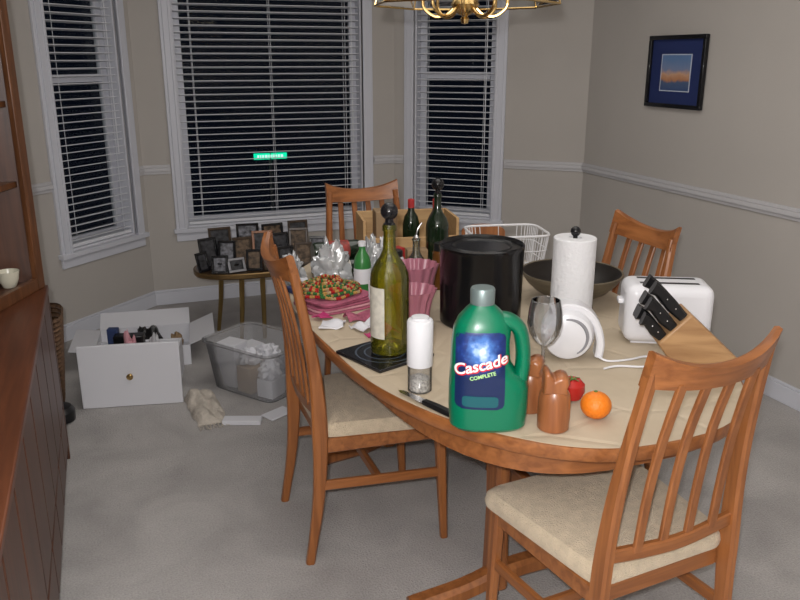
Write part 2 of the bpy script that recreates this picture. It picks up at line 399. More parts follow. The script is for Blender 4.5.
# ------------------------------------------------------------ chairs
cream=mat("chair_fabric",(.56,.46,.33),.9,var=.1,vscale=40,bump=.6,bscale=260,sheen=.2)
GRP="teak dining chairs around the table"
def chair(loc,rot,label):
    r=root("dining_chair",label,"chair",loc=loc,rot=rot,group=GRP)
    m=M(); rs=[]
    def seat_out(k,z):
        pts=[(-.195,-.185),(.195,-.185),(.245,.24),(-.245,.24)]
        out=[]
        cx,cy=0,.02
        for i in range(4):
            p=Vector(pts[i]); a=Vector(pts[i-1]); b=Vector(pts[(i+1)%4]); rr=.045
            s0=p+(a-p).normalized()*rr; s1=p+(b-p).normalized()*rr
            for t in [j/5 for j in range(6)]:
                q=s0*(1-t)**2+p*2*t*(1-t)+s1*t*t; out.append(q)
        return [Vector((cx+(q.x-cx)*k,cy+(q.y-cy)*k,z)) for q in out]
    for k,z in ((.95,.425),(.99,.43),(1.0,.445),(.985,.462),(.94,.473),(.8,.479),(.5,.482),(.2,.483),(.01,.483)): rs.append(seat_out(k,z))
    m.rings(rs); mk("seat",m,cream,parent=r)
    m=M()
    m.bar([(-.19,.215,.40),(.19,.215,.40)],.02,.05,xa=(0,1,0)); m.bar([(-.17,-.165,.40),(.17,-.165,.40)],.02,.05,xa=(0,1,0))
    for s_ in (-1,1): m.bar([(s_*.185,-.17,.40),(s_*.205,.215,.40)],.02,.05)
    mk("seat_frame",m,teakX,parent=r)
    for s_ in (-1,1):
        m=M(); pts=smooth_path([(s_*.2,-.235,0),(s_*.195,-.2,.22),(s_*.192,-.188,.44),(s_*.178,-.2,.68),(s_*.158,-.245,.965)],5)
        n=len(pts); ds=[]
        for i,p in enumerate(pts):
            z=p.z; ds.append(.028+.022*max(0,1-abs(z-.46)/.4))
        m.bar(pts,[.026]*n,ds); mk("rear_leg",m,teak,parent=r)
        m=M(); pts=[(s_*.207,.225,0),(s_*.205,.215,.2),(s_*.203,.205,.43)]
        m.bar(pts,[.024,.03,.034],[.024,.03,.036]); mk("front_leg",m,teak,parent=r)
        m=M(); m.bar([(s_*.196,-.205,.27),(s_*.205,.212,.25)],.018,.032); mk("side_stretcher",m,teakY,parent=r)
    m=M(); m.bar([(-.2,.0,.26),(.2,.0,.26)],.018,.032,xa=(0,1,0)); mk("cross_stretcher",m,teakX,parent=r)
    m=M(); rs=[]
    N=16
    for i in range(N+1):
        u=-1+2*i/N; x=u*.172; yb=-.245-.034*(1-u*u)
        zt=1.0-.028*(1-u*u)+.012*abs(u)**3; zb=.925-.012*(1-u*u)
        th=.011+.003*(1-u*u)
        lean=.02
        rs.append([Vector((x,yb-th-lean/2,zt-.004)),Vector((x,yb-lean/2,zt)),Vector((x,yb+th-lean/2,zt-.004)),Vector((x,yb+th+lean/2,zb+.004)),Vector((x,yb+lean/2,zb)),Vector((x,yb-th+lean/2,zb+.004))])
    m.rings(rs); mk("top_rail",m,teakX,parent=r)
    m=M(); pts=smooth_path([(-.188,-.19,.515),(-.09,-.2,.51),(0,-.205,.508),(.09,-.2,.51),(.188,-.19,.515)],3)
    m.bar(pts,.018,.035,xa=(0,1,0)); mk("lower_back_rail",m,teakX,parent=r)
    for k in (-.6,-.2,.2,.6):
        m=M(); pts=smooth_path([(k*.183,-.203,.515),(k*.18,-.216,.66),(k*.173,-.238,.80),(k*.165,-.258-.018*(1-k*k),.935)],3)
        m.bar(pts,[.024]*len(pts),[.011]*len(pts)); mk("back_slat",m,teak,parent=r)
    return r
c1=chair((.735,2.335,0),rad(-91),"teak slat-back dining chair with cream seat beside the carpet walkway")
c2=dup(c1,(1.105,1.43,0),rad(5)); c2["label"]="teak slat-back dining chair with cream seat at the table's near end"
c3=dup(c1,(1.11,3.20,0),rad(180)); c3["label"]="teak slat-back dining chair at the window end of the table"
c4=dup(c1,(1.53,2.27,0),rad(90)); c4["label"]="teak slat-back dining chair tucked in behind the toaster"

# ------------------------------------------------------------ sideboard + hutch
r=root("sideboard","long dark teak sideboard with flat doors against the wall","sideboard",loc=(0,0,0))
Y0,Y1=.9,3.175; XF=-.24
m=M(); m.box(XL+.02,XF-.02,Y0,Y1-.02,.06,.69); m.box(XL+.04,XF-.06,Y0+.03,Y1-.05,0,.06); mk("body",m,blackm,parent=r,bevel=.002)
m=M(); m.box(XL+.015,XF+.004,Y0-.01,Y1+.004,.70,.725); mk("top_board",m,rosewY,parent=r,bevel=.004)
m=M(); m.box(XL+.02,XF+.001,Y1-.024,Y1+.001,.0,.7); mk("end_panel",m,rosew,parent=r,bevel=.002)
nd=9; dw=(Y1-.024-Y0)/nd
for i in range(nd):
    a=Y0+i*dw+.005; b=a+dw-.01
    dm=M(); dm.box(XF-.02,XF,a,b,.235,.695); d=mk("door",dm,rosew,parent=r,bevel=.006)
    dm=M(); dm.box(XF-.02,XF,a,b,.065,.225); mk("drawer",dm,rosew,parent=r,bevel=.006)
r=root("display_hutch","dark teak open-shelved display hutch standing on the sideboard","cabinet",loc=(0,0,.7255))
P0=Vector((-.255,3.16)); P1=Vector((-.43,2.76)); HT=1.5
m=M()
m.box(XL+.01,-.262,3.14,3.165,0,HT)
fp=[(XL+.01,3.14),(-.265,3.14),(P1.x,P1.y),(P1.x,1.0),(XL+.01,1.0)]
m.prism(fp,0,.03); m.prism(fp,HT-.03,HT); m.box(XL+.01,XL+.022,1.0,3.14,.03,HT-.03); m.box(XL+.01,P1.x,1.0,1.025,.03,HT-.03)
mk("body",m,rosew,parent=r,bevel=.002)
for z in (.38,.66,.98):
    m=M(); m.prism([(XL+.023,3.139),(-.29,3.139),(P1.x-.03,P1.y),(P1.x-.03,1.026),(XL+.023,1.026)],z,z+.022); mk("shelf",m,hutchw,parent=r,bevel=.002)
dv=(P1-P0); Ld=dv.length; ang=math.atan2(dv.y,dv.x)
def door(Pa,ang,L,parent,glass=True):
    m=M(); st=.05
    m.box(0,st,-.01,.012,.0,HT-.0); m.box(L-st,L,-.01,.012,0,HT); m.box(st,L-st,-.01,.012,0,.045); m.box(st,L-st,-.01,.012,HT-.06,HT)
    o=mk("door",m,hutchw,parent=parent,loc=(Pa.x,Pa.y,0),rot=ang,bevel=.003)
    if glass:
        m=M(); m.box(st,L-st,-.001,.002,.045,HT-.06); mk("door_glass",m,tglass,parent=o,flat=True)
door(P0,ang,Ld,r,False)
y=P1.y
while y-.43>1.0:
    door(Vector((P1.x,y)),rad(-90),.43,r); y-=.435
r=root("teacup","small cream cup with gold rim on the hutch floor","cup",loc=(-.355,3.07,.757),rot=rad(180))
m=M(); m.lathe([(.02,0),(.024,.004),(.034,.03),(.039,.06),(.0375,.06),(.032,.03),(.02,.008),(.0,.007)],28,cap1=False); mk("cup_body",m,mat("cup_cream",(.65,.62,.5),.25),parent=r)
m=M(); m.tube(smooth_path([(.034,0,.05),(.056,0,.045),(.054,0,.022),(.031,0,.018)],5),.004,8); mk("handle",m,MATS["cup_cream"],parent=r)

m=M()
for k in range(20):
    z=.022*k
    m.rings([[Vector((x,y,z)) for x,y in superell(.10+.002*k,.12+.002*k,4,32)],[Vector((x,y,z+.011)) for x,y in superell(.108+.002*k,.128+.002*k,4,32)],[Vector((x,y,z+.022)) for x,y in superell(.101+.002*k,.121+.002*k,4,32)]],cap0=(k==0),cap1=False)
tag(mk("wicker_basket",m,mat("wicker",(.16,.09,.05),.7,var=.4,vscale=60,bump=.5,bscale=120),loc=(-.38,3.78,0.001)),"tall brown wicker basket on the carpet past the sideboard","basket")
m=M(); m.lathe([(.05,0),(.062,.006),(.064,.05),(.05,.07),(.02,.075)],28); tag(mk("black_tin",m,blackm,loc=(-.285,3.54,.001)),"small black round tin on the carpet by the basket","tin")

# ------------------------------------------------------------ floor clutter
r=root("drawer","white drawer with brass knob standing on the carpet","drawer",loc=(.03,3.61,0.001),rot=rad(-11))
m=M(); m.box(-.225,.225,-.018,0,0,.305); mk("drawer_front",m,whitec,parent=r,bevel=.004)
m=M(); m.box(-.2,-.188,0,.34,.03,.2); m.box(.188,.2,0,.34,.03,.2); m.box(-.188,.188,.328,.34,.03,.2); m.box(-.188,.188,0,.328,.03,.038); mk("drawer_box",m,whitec,parent=r,bevel=.002)
m=M(); m.lathe([(.008,0),(.006,.012),(.014,.018),(.015,.026),(.008,.032)],20,T=Tr(0,-.018,.155)@Rx(rad(90))); mk("knob",m,brass,parent=r)
r=root("cardboard_box","low white cardboard carton with open flaps full of odds","box",loc=(.12,4.24,.001),rot=rad(-6))
m=M(); w,d_,h_=.24,.18,.11
m.box(-w,w,-d_,-d_+.004,0,h_); m.box(-w,w,d_-.004,d_,0,h_); m.box(-w,-w+.004,-d_+.004,d_-.004,0,h_); m.box(w-.004,w,-d_+.004,d_-.004,0,h_); m.box(-w+.004,w-.004,-d_+.004,d_-.004,0,.004)
mk("carton",m,whitec,parent=r,flat=True)
for T,L,W_ in ((Tr(-w,0,h_)@Ry(rad(-172)),d_,.12),(Tr(w,0,h_)@Ry(rad(-22)),d_,.14),(Tr(0,d_,h_)@Rz(rad(90))@Ry(rad(-32)),w,.12)):
    m=M(); m.box(0,W_,-L,L,0,.003,T); mk("flap",m,whitec,parent=r,flat=True)
def crumple(name,loc,size,mt,seed,label,cat,amp=.35,rot=0,freq=1.0,kind=None,rg=22,sg=34):
    m=M(); rs=[]
    for i in range(rg+1):
        ph=math.pi*i/rg; ring=[]
        for j in range(sg):
            th=2*math.pi*j/sg
            p=Vector((math.sin(ph)*math.cos(th),math.sin(ph)*math.sin(th),-math.cos(ph)))
            q=p*1.3*freq+Vector((seed*3.1,seed,seed*.7))
            n=noise.noise(q*1.5)+.6*abs(noise.noise(q*4))+.3*noise.noise(q*9)
            k=1+amp*n
            v=Vector((p.x*size[0]*k,p.y*size[1]*k,p.z*size[2]*k))
            v.z=max(v.z,-size[2]*.55)
            ring.append(v+Vector((0,0,size[2]*.55)))
        rs.append(ring)
    m.rings(rs)
    return tag(mk(name,m,mt,loc=loc,rot=rot,ang=50),label,cat,kind=kind)
def carton(name,loc,w,d_,h_,mt,label,cat,rot=0,group=None,bevel=.003):
    m=M(); m.box(-w/2,w/2,-d_/2,d_/2,0,h_); return tag(mk(name,m,mt,loc=loc,rot=rot,bevel=bevel),label,cat,group)
kraft=mat("kraft_card",(.30,.2,.11),.8)
redm=mat("red_box",(.42,.03,.03),.4); navy=mat("navy_box",(.03,.05,.14),.5); greym=mat("grey_pouch",(.32,.33,.36),.5)
pinkp=mat("pale_pink",(.6,.3,.34),.8); pgrey=mat("pale_grey",(.5,.5,.52),.8)
carton("jewelry_box",(-.06,3.72,.041),.10,.06,.2,blackm,"small black case inside the open white drawer","box",rot=.3,bevel=.006)
crumple("pink_cloth",(.045,3.71,.041),(.035,.04,.17),pinkp,5,"pale pink cloth stuffed in the white drawer","cloth")
crumple("grey_cloth",(.15,3.74,.041),(.035,.04,.15),pgrey,9,"pale grey cloth stuffed in the white drawer","cloth")
carton("black_case",(.04,3.84,.041),.14,.06,.23,blackm,"flat black case standing in the white drawer","case",rot=-.2,bevel=.006)
carton("dark_folder",(-.03,3.90,.041),.05,.04,.25,navy,"dark blue folder standing in the white drawer","folder",rot=-.3,bevel=.003)
crumple("dark_pouch",(.14,4.25,.006),(.07,.08,.10),blackm,2,"crumpled black pouch inside the open white carton","pouch")
crumple("white_tissue",(-.03,4.22,.006),(.05,.06,.08),whitec,12,"crumpled white tissue filling the open carton","tissue")
crumple("brown_pouch",(.285,4.20,.006),(.035,.05,.08),kraft,13,"crumpled brown paper pouch in the open carton","pouch")
BX,BY,BA=.625,3.62,rad(35)
r=root("storage_bin","clear plastic storage bin holding packets and papers","storage bin",loc=(BX,BY,.001),rot=BA)
def hollow(m,a,b,h,t,fl=.03):
    o0=superell(a-fl,b-fl,8,48);o1=superell(a,b,8,48);i1=superell(a-t,b-t,8,48);i0=superell(a-fl-t,b-fl-t,8,48)
    l1=superell(a+.012,b+.012,8,48)
    m.rings([[Vector((x,y,0)) for x,y in o0],[Vector((x,y,h-.01)) for x,y in o1],[Vector((x,y,h-.01)) for x,y in l1],[Vector((x,y,h)) for x,y in l1],[Vector((x,y,h)) for x,y in i1],[Vector((x,y,.004)) for x,y in i0]])
m=M(); hollow(m,.165,.225,.25,.003); mk("bin_body",m,plastm,parent=r)
def inbin(x,y): return (BX+x*math.cos(BA)-y*math.sin(BA),BY+x*math.sin(BA)+y*math.cos(BA))
for x,y,z,w,d_,h_,rr,mt,lb in ((-.06,-.13,.01,.10,.09,.09,.1,whitec,"white paper packet"),(.065,-.13,.01,.1,.08,.08,-.1,whitec,"white paper packet"),(-.065,-.01,.01,.11,.09,.13,.0,kraft,"brown card packet"),(.065,-.01,.01,.1,.1,.11,.1,whitec,"white paper packet"),(-.06,.12,.01,.1,.11,.22,.1,whitec,"tall white paper packet"),(.065,.12,.01,.1,.10,.17,-.1,whitec,"white paper packet")):
    X,Y=inbin(x,y); carton("paper_packet",(X,Y,z),w,d_,h_,mt,lb+" lying in the clear storage bin","packet",rot=BA+rr,group="packets in the clear storage bin")
for k,(x,y,z,s_,mt,lb) in enumerate(((-.065,-.13,.105,.047,whitec,"white"),(.06,-.13,.095,.047,greym,"grey"),(-.06,.0,.145,.045,whitec,"white"),(.07,-.005,.125,.045,whitec,"white"))):
    X,Y=inbin(x,y); crumple("crumpled_bag",(X,Y,z),(s_,s_,s_),mt,30+k,"crumpled "+lb+" bag on top of packets in the bin","bag",amp=.5,freq=1.6)
carton("white_packet",(.47,3.24,.001),.17,.06,.02,whitec,"white packet lying on the carpet before the bin","packet",rot=-.35)
carton("white_envelope",(.635,3.27,.001),.13,.08,.008,whitec,"white envelope lying on the carpet by the bin","envelope",rot=.5)
throwm=mat("throw_yarn",(.50,.45,.39),1,var=.14,vscale=40,bump=.8,bscale=70)
def throw():
    m=M(); nx,ny=30,40; vs=[]
    for i in range(nx+1):
        for j in range(ny+1):
            u=i/nx*2-1; v=j/ny*2-1
            env=max(0,1-abs(u)**4)*max(0,1-abs(v)**5)
            fold_=.5+.5*math.sin(v*6+u*3+2*noise.noise(Vector((u*1.5,v*2,3))))
            z=env*(.012+.03*fold_+.05*max(0,v)**1.5+.02*(noise.noise(Vector((u*2,v*2.5,1)))+.3))+.003
            vs.append((u*.07*(1+.2*noise.noise(Vector((v*2,0,5)))),v*.17,max(z,.002)))
    fs=[]
    for i in range(nx):
        for j in range(ny):
            a=i*(ny+1)+j; fs.append((a,a+ny+1,a+ny+2,a+1))
    m.add(vs,fs); return m
o=tag(mk("knit_throw",throw(),throwm,loc=(.335,3.43,.001),rot=rad(4),ang=80),"cream woven throw with fringe lying folded on the carpet","throw")
m=M()
for k in range(16):
    x=-.064+k*.0085; yb=-.165+.005*math.sin(k); m.tube(smooth_path([(x,yb,.006),(x+.004*math.sin(k*3),yb-.02,.007),(x+.006*math.sin(k*5),yb-.045,.003)],3),.0025,5)
mk("fringe",m,throwm,parent=o)

r=root("side_table","small oval side table with dark top and brass legs","side table",loc=(.83,4.42,.001))
m=M(); rs=[]
for k,z in ((.96,.38),(1,.385),(1,.41),(.97,.415)): rs.append([Vector((x*k,y*k,z)) for x,y in superell(.40,.2,2.6,64)])
m.rings(rs); mk("table_top",m,wood("dark_walnut",(.03,.018,.01),(.07,.04,.02)),parent=r)
m=M(); m.rings([[Vector((x,y,z-.02)) for x,y in superell(.402+q,.202+q,2.6,64)] for q,z in ((0,.405),(.004,.41),(.004,.43),(0,.435),(-.012,.435),(-.012,.405))],closed=True); mk("brass_band",m,mat("dull_brass",(.22,.14,.06),.35,metal=.8),parent=r)
for sx,sy in ((-.16,-.12),(-.04,-.1),(-.24,.1),(.25,.1)):
    m=M(); m.tube([(sx,sy,.38),(sx*1.05,sy*1.05,.2),(sx*1.15,sy*1.15,.0)],[.016,.014,.011],10); mk("leg",m,mat("aged_brass",(.35,.24,.09),.3,metal=.9),parent=r)
def pframe(loc,w,h,fm,rot,label,pic,tl=12,group="photo frames on the side table"):
    r=root("photo_frame",label,"photo frame",loc=loc,rot=rot,group=group)
    T=Rx(rad(-tl)); m=M(); frame_box(m,w,h,.014,-.012,.0,0,T); mk("frame",m,fm,parent=r,bevel=.002)
    m=M(); m.box(-w/2+.012,w/2-.012,-.005,-.002,.012,h-.012,T); mk("photo",m,pic,parent=r,flat=True)
    if tl<40:
        m=M(); m.box(-.012,.012,0,.004,0,h*.6,Tr(0,h*.3,0)@Rx(rad(20))); mk("easel_back",m,blackm,parent=r)
ph1=mat("dark_photo",(.04,.04,.045),.6,var=.95,vscale=40); ph2=mat("warm_photo",(.12,.08,.05),.6,var=.9,vscale=36)
ph3=mat("pale_photo",(.16,.16,.18),.6,var=.95,vscale=40)
brn=MATS["dark_walnut"]; silver=mat("silver_frame",(.3,.3,.32),.4,metal=.8)
zt=.417
FR=[(.475,4.34,.08,.11,blackg,.6,ph1,16,"small black photo frame on the side table"),
(.55,4.27,.09,.10,blackg,-.25,ph3,20,"tiny black photo frame on the side table"),
(.645,4.265,.10,.08,silver,.2,ph1,24,"small wide silver photo frame on the side table"),
(.74,4.27,.09,.12,blackg,-.3,ph2,12,"black upright photo frame on the side table"),
(.835,4.26,.09,.09,brn,.15,ph3,22,"tiny brown photo frame on the side table"),
(.93,4.28,.10,.12,blackg,.25,ph1,18,"small black photo frame near others"),
(1.03,4.30,.10,.13,brn,-.1,ph2,12,"brown photo frame near the side table's rim"),
(1.12,4.34,.09,.15,blackg,-.3,ph3,12,"black photo frame at the side table's end"),
(.52,4.42,.11,.17,blackg,.35,ph1,12,"tall black photo frame at the table's rim"),
(.61,4.40,.10,.15,blackg,-.3,ph3,12,"black photo frame overlapping its neighbours"),
(.71,4.42,.11,.16,brn,.1,ph2,12,"brown wooden photo frame standing behind others"),
(.82,4.41,.12,.19,teak,-.1,ph1,12,"light brown wooden photo frame on the side table"),
(.93,4.42,.11,.17,blackg,.2,ph1,14,"black photo frame standing in the middle row"),
(1.03,4.42,.11,.19,brn,-.2,ph2,10,"dark brown photo frame standing at the back"),
(.60,4.54,.13,.2,brn,.1,ph1,8,"wide dark photo frame in the back row"),
(.76,4.55,.13,.21,blackg,-.1,ph3,8,"tall black photo frame in the back row"),
(.91,4.55,.13,.2,blackg,.1,ph2,8,"black photo frame in the back row"),
(1.06,4.54,.12,.21,brn,.0,ph1,8,"tall brown photo frame in the back row")]
for x,y,w,h,fm,ro,pc,tl,lb in FR: pframe((x,y,zt),w,h,fm,ro,lb,pc,tl)

# ------------------------------------------------------------ table-top objects
green=mat("green_plastic",(.0,.16,.078),.28,coat=.3)
r=root("detergent_bottle","green dishwasher detergent bottle with handle and silver cap","bottle",loc=(.775,1.49,PZ),rot=rad(-22))
SEC=[(0,0,.078,.050),(.008,0,.087,.057),(.05,0,.090,.06),(.10,0,.090,.06),(.118,-.002,.087,.059),(.135,-.014,.074,.058),(.16,-.020,.067,.057),(.2,-.021,.065,.056),(.235,-.018,.064,.052),(.258,-.017,.055,.044),(.277,-.018,.038,.034),(.290,-.019,.024,.024),(.305,-.019,.022,.022)]
def sec(z):
    for i in range(len(SEC)-1):
        a,b=SEC[i],SEC[i+1]
        if a[0]<=z<=b[0]:
            t=(z-a[0])/(b[0]-a[0]); return [a[k]+(b[k]-a[k])*t for k in range(4)]
    return SEC[-1]
m=M(); m.rings([[Vector((x,y,s_[0])) for x,y in superell(s_[2],s_[3],2.7,56,s_[1],0)] for s_ in SEC]); mk("bottle_body",m,green,parent=r)
m=M(); pts=smooth_path([(.0,0,.250),(.035,0,.253),(.062,0,.235),(.073,0,.20),(.076,0,.16),(.073,0,.12),(.062,0,.08)],6)
n=len(pts)
rs=[]
for i,p in enumerate(pts):
    t=(pts[min(i+1,n-1)]-pts[max(i-1,0)]).normalized(); nrm=Vector((t.z,0,-t.x))
    hw=.034-.006*math.sin(math.pi*i/(n-1)); hd=.017
    rs.append([p+nrm*hd*math.cos(2*math.pi*j/20)+Vector((0,1,0))*hw*math.sin(2*math.pi*j/20) for j in range(20)])
m.rings(rs); mk("handle",m,green,parent=r,ang=60)
m=M(); m.lathe([(.022,.290),(.027,.291),(.0275,.322),(.025,.327),(0.0,.328)],36,c=(-.019,0,0)); mk("cap",m,mat("silver_cap",(.22,.28,.28),.35,metal=.5),parent=r)
def surf(x,z,off=.0008):
    s_=sec(z); u=min(.98,abs((x-s_[1])/s_[2])); y=-s_[3]*(1-u**2.7)**(1/2.7); return (x,y-off,z)
def label_mat():
    mm,nt,b=base_mat("detergent_label"); tc=nt.nodes.new("ShaderNodeTexCoord")
    mp=nt.nodes.new("ShaderNodeMapping"); mp.inputs["Location"].default_value=(.022,0,-.195); mp.inputs["Scale"].default_value=(1,0,1)
    ln=nt.nodes.new("ShaderNodeVectorMath"); ln.operation='LENGTH'
    cr=nt.nodes.new("ShaderNodeValToRGB"); e=cr.color_ramp.elements
    e[0].position=.0; e[0].color=(.75,.88,1,1); e[1].position=.065; e[1].color=(.008,.02,.08,1)
    q=e.new(.007); q.color=(.45,.62,.9,1); q=e.new(.022); q.color=(.07,.2,.55,1); q=e.new(.042); q.color=(.015,.04,.2,1)
    nz=nt.nodes.new("ShaderNodeTexNoise"); nz.inputs["Scale"].default_value=60; nz.inputs["Detail"].default_value=2
    ma=nt.nodes.new("ShaderNodeMath"); ma.operation='MULTIPLY_ADD'; ma.inputs[1].default_value=.05
    sb=nt.nodes.new("ShaderNodeMath"); sb.operation='SUBTRACT'; sb.inputs[1].default_value=.024
    nt.links.new(tc.outputs["Object"],mp.inputs[0]); nt.links.new(mp.outputs[0],ln.inputs[0])
    nt.links.new(tc.outputs["Object"],nz.inputs["Vector"]); nt.links.new(nz.outputs["Fac"],ma.inputs[0]); nt.links.new(ln.outputs["Value"],ma.inputs[2])
    nt.links.new(ma.outputs[0],sb.inputs[0]); nt.links.new(sb.outputs[0],cr.inputs[0]); nt.links.new(cr.outputs[0],b.inputs["Base Color"])
    b.inputs["Roughness"].default_value=.3; return mm
def patch(x0,x1,z0,z1,off,nx=16,nz=14,rr=.012):
    m=M(); vs=[];fs=[]
    for i in range(nz+1):
        z=z0+(z1-z0)*i/nz
        e=0
        dz=min(z-z0,z1-z)
        if dz<rr: e=rr-math.sqrt(max(0,rr*rr-(rr-dz)**2))
        for j in range(nx+1): vs.append(surf(x0+e+(x1-x0-2*e)*j/nx,z,off))
    for i in range(nz):
        for j in range(nx):
            a=i*(nx+1)+j; fs.append((a,a+1,a+nx+2,a+nx+1))
    return m.add(vs,fs)
mk("label",patch(-.078,.032,.06,.238,.0006,nz=40,rr=.016),label_mat(),parent=r)
mk("label_footer",patch(-.062,.018,.066,.092,.0016,rr=.008),mat("teal_footer",(.01,.10,.12),.3),parent=r)
ca,sa=math.cos(rad(14)),math.sin(rad(14))
def tf(cx,cz,off):
    return lambda u,v: surf(cx+u*ca-v*sa,cz+u*sa+v*ca,off)
text_mesh("lettering_outline","Cascade",.036,mat("brand_red",(.65,.02,.03),.4),r,tf(-.0225,.163,.0026),shear=.2,offset=.0022)
text_mesh("lettering","Cascade",.036,mat("brand_white",(.85,.85,.85),.4),r,tf(-.024,.165,.0040),shear=.2,offset=.0007)
text_mesh("lettering","COMPLETE",.012,mat("brand_lime",(.45,.75,.3),.4),r,tf(-.018,.140,.0030),offset=.0003)

r=root("salt_grinder","white-topped salt grinder with clear glass base","grinder",loc=(.70,1.72,PZ))
m=M(); m.lathe([(.028,0),(.031,.003),(.031,.075),(.029,.075)],32,cap1=False); mk("glass_base",m,thin_mat("grinder_glass",(.93,.94,.95),.25,diff=.05,fres=False),parent=r)
m=M(); m.lathe([(.026,.004),(.026,.035),(.012,.042),(0,.042)],20); mk("salt",m,mat("rock_salt",(.5,.47,.43),.6,var=.5,vscale=150,bump=.6,bscale=200),parent=r)
m=M(); m.lathe([(.032,.07),(.033,.072),(.033,.185),(.03,.19),(.022,.192),(.022,.197),(0,.198)],36); mk("grinder_head",m,whitepl,parent=r)

def wine(loc,R_,Hh,gm,label,lab=True,rot=0):
    r=root("wine_bottle",label,"bottle",loc=loc,rot=rot)
    k=R_; m=M()
    out=[(k*.3,.028),(k*.75,.008),(k*.88,0),(k*.98,.004),(k,.012),(k,Hh*.58),(k*.96,Hh*.63),(k*.8,Hh*.69),(k*.5,Hh*.755),(k*.34,Hh*.81),(k*.30,Hh*.95),(k*.36,Hh*.955),(k*.36,Hh*.985),(k*.31,Hh)]
    m.lathe(out,40); mk("glass_body",m,gm,parent=r)
    if lab:
        m=M(); rs=[]
        for z in (Hh*.14,Hh*.54):
            rs.append([Vector(((k+.0008)*math.cos(t),(k+.0008)*math.sin(t),z)) for t in [rad(-100-75+150*j/20) for j in range(21)]])
        vs=rs[0]+rs[1]; m.add(vs,[(j,j+1,j+22,j+21) for j in range(20)]); mk("label",m,mat("wine_label",(.55,.52,.45),.6,var=.15,vscale=60),parent=r)
    m=M(); m.lathe([(k*.28,Hh-.01),(k*.3,Hh+.002),(k*.22,Hh+.006),(k*.2,Hh+.02)],20)
    m.sphere((0,0,Hh+.036),.024,24,14); mk("stopper",m,blackg,parent=r)
    return r
oliveg=thin_mat("olive_glass",(.72,.68,.13),.1,diff=.17,dcol=(.27,.26,.02)); darkg=mat("dark_green_glass",(.008,.018,.008),.1,coat=.5)
wine((.715,1.985,PZ+.012),.054,.365,oliveg,"large empty olive-green wine bottle with round black stopper",rot=rad(-100))
wine((1.20,2.78,PZ),.045,.31,darkg,"dark green wine bottle with round black stopper",lab=False)
m=M(); m.box(-.1,.1,-.1,.1,0,.01)
o=tag(mk("trivet",m,blackg,loc=(.70,1.985,PZ),rot=rad(20),bevel=.003),"square dark glossy trivet tile under the wine bottle","trivet")
m=M()
for q in (.03,.055,.08): m.rings([[Vector((x,y,z)) for x,y in superell(q+w,q+w,2,40)] for w,z in ((0,.0101),(.002,.0104),(.005,.0101))],cap0=False,cap1=False)
mk("printed_ring",m,mat("tile_blue",(.05,.07,.10),.3),parent=o)

r=root("black_canister","tall glossy straight black canister bin with flat lid","canister",loc=(1.09,2.17,PZ))
m=M(); m.lathe([(.124,0),(.129,.006),(.130,.12),(.132,.238),(.134,.242),(.134,.252),(.129,.256),(.125,.252),(.121,.246),(0,.245)],56); mk("canister_body",m,mat("black_satin",(.006,.006,.007),.2),parent=r)
m=M(); m.rings([[Vector((q*math.cos(t),q*math.sin(t),z)) for t in [2*math.pi*j/48 for j in range(48)]] for q,z in ((.085,.2455),(.09,.249),(.095,.2455))],cap0=False,cap1=False); mk("lid_ridge",m,blackm,parent=r)

r=root("oil_cruet","clear glass oil bottle with metal pour spout","bottle",loc=(1.0,2.50,PZ))
m=M(); m.lathe([(.036,0),(.04,.005),(.04,.1),(.03,.13),(.013,.16),(.012,.2),(.015,.202),(.015,.208)],28); mk("glass_body",m,thin_mat("smoke_glass",(.75,.78,.72),.3,diff=.12,dcol=(.3,.32,.26)),parent=r)
m=M(); m.lathe([(.01,.2),(.011,.212),(.005,.22)],14); m.tube(smooth_path([(0,0,.215),(.005,0,.24),(.02,0,.262)],4),.0035,8); mk("spout",m,chrome,parent=r)

pinkm=mat("pink_ceramic",(.40,.15,.20),.35)
def ribbed(prof,loc,label):
    m=M(); rs=[]
    for rr,z in prof: rs.append([Vector(((rr*(1+.045*math.sin(14*t)))*math.cos(t),(rr*(1+.045*math.sin(14*t)))*math.sin(t),z)) for t in [2*math.pi*j/112 for j in range(112)]])
    m.rings(rs); tag(mk("ribbed_bowl",m,pinkm,loc=loc),label,"bowl")
ribbed(((.045,0),(.05,.01),(.052,.05),(.060,.09),(.074,.125),(.072,.125),(.056,.09),(.048,.05),(.044,.012),(.0005,.01)),(.865,2.19,PZ),"pink ribbed flared glass bowl beside the black canister")
ribbed(((.045,0),(.05,.01),(.054,.06),(.064,.12),(.076,.16),(.074,.16),(.060,.12),(.050,.06),(.044,.012),(.0005,.01)),(.935,2.345,PZ),"taller pink ribbed glass bowl behind the first")

r=root("wine_glass","empty clear stemmed wine glass","glass",loc=(1.01,1.645,PZ))
m=M(); m.lathe([(.037,0),(.037,.002),(.01,.005),(.005,.012),(.0045,.095),(.006,.105),(.024,.118),(.039,.142),(.044,.168),(.042,.2),(.036,.228),(.0342,.229),(.0335,.227)],40,cap1=False)
mk("glass_body",m,thin_mat("wine_glass_glass",(.92,.93,.95),.4,.03,diff=.08,dcol=(.8,.83,.85)),parent=r)

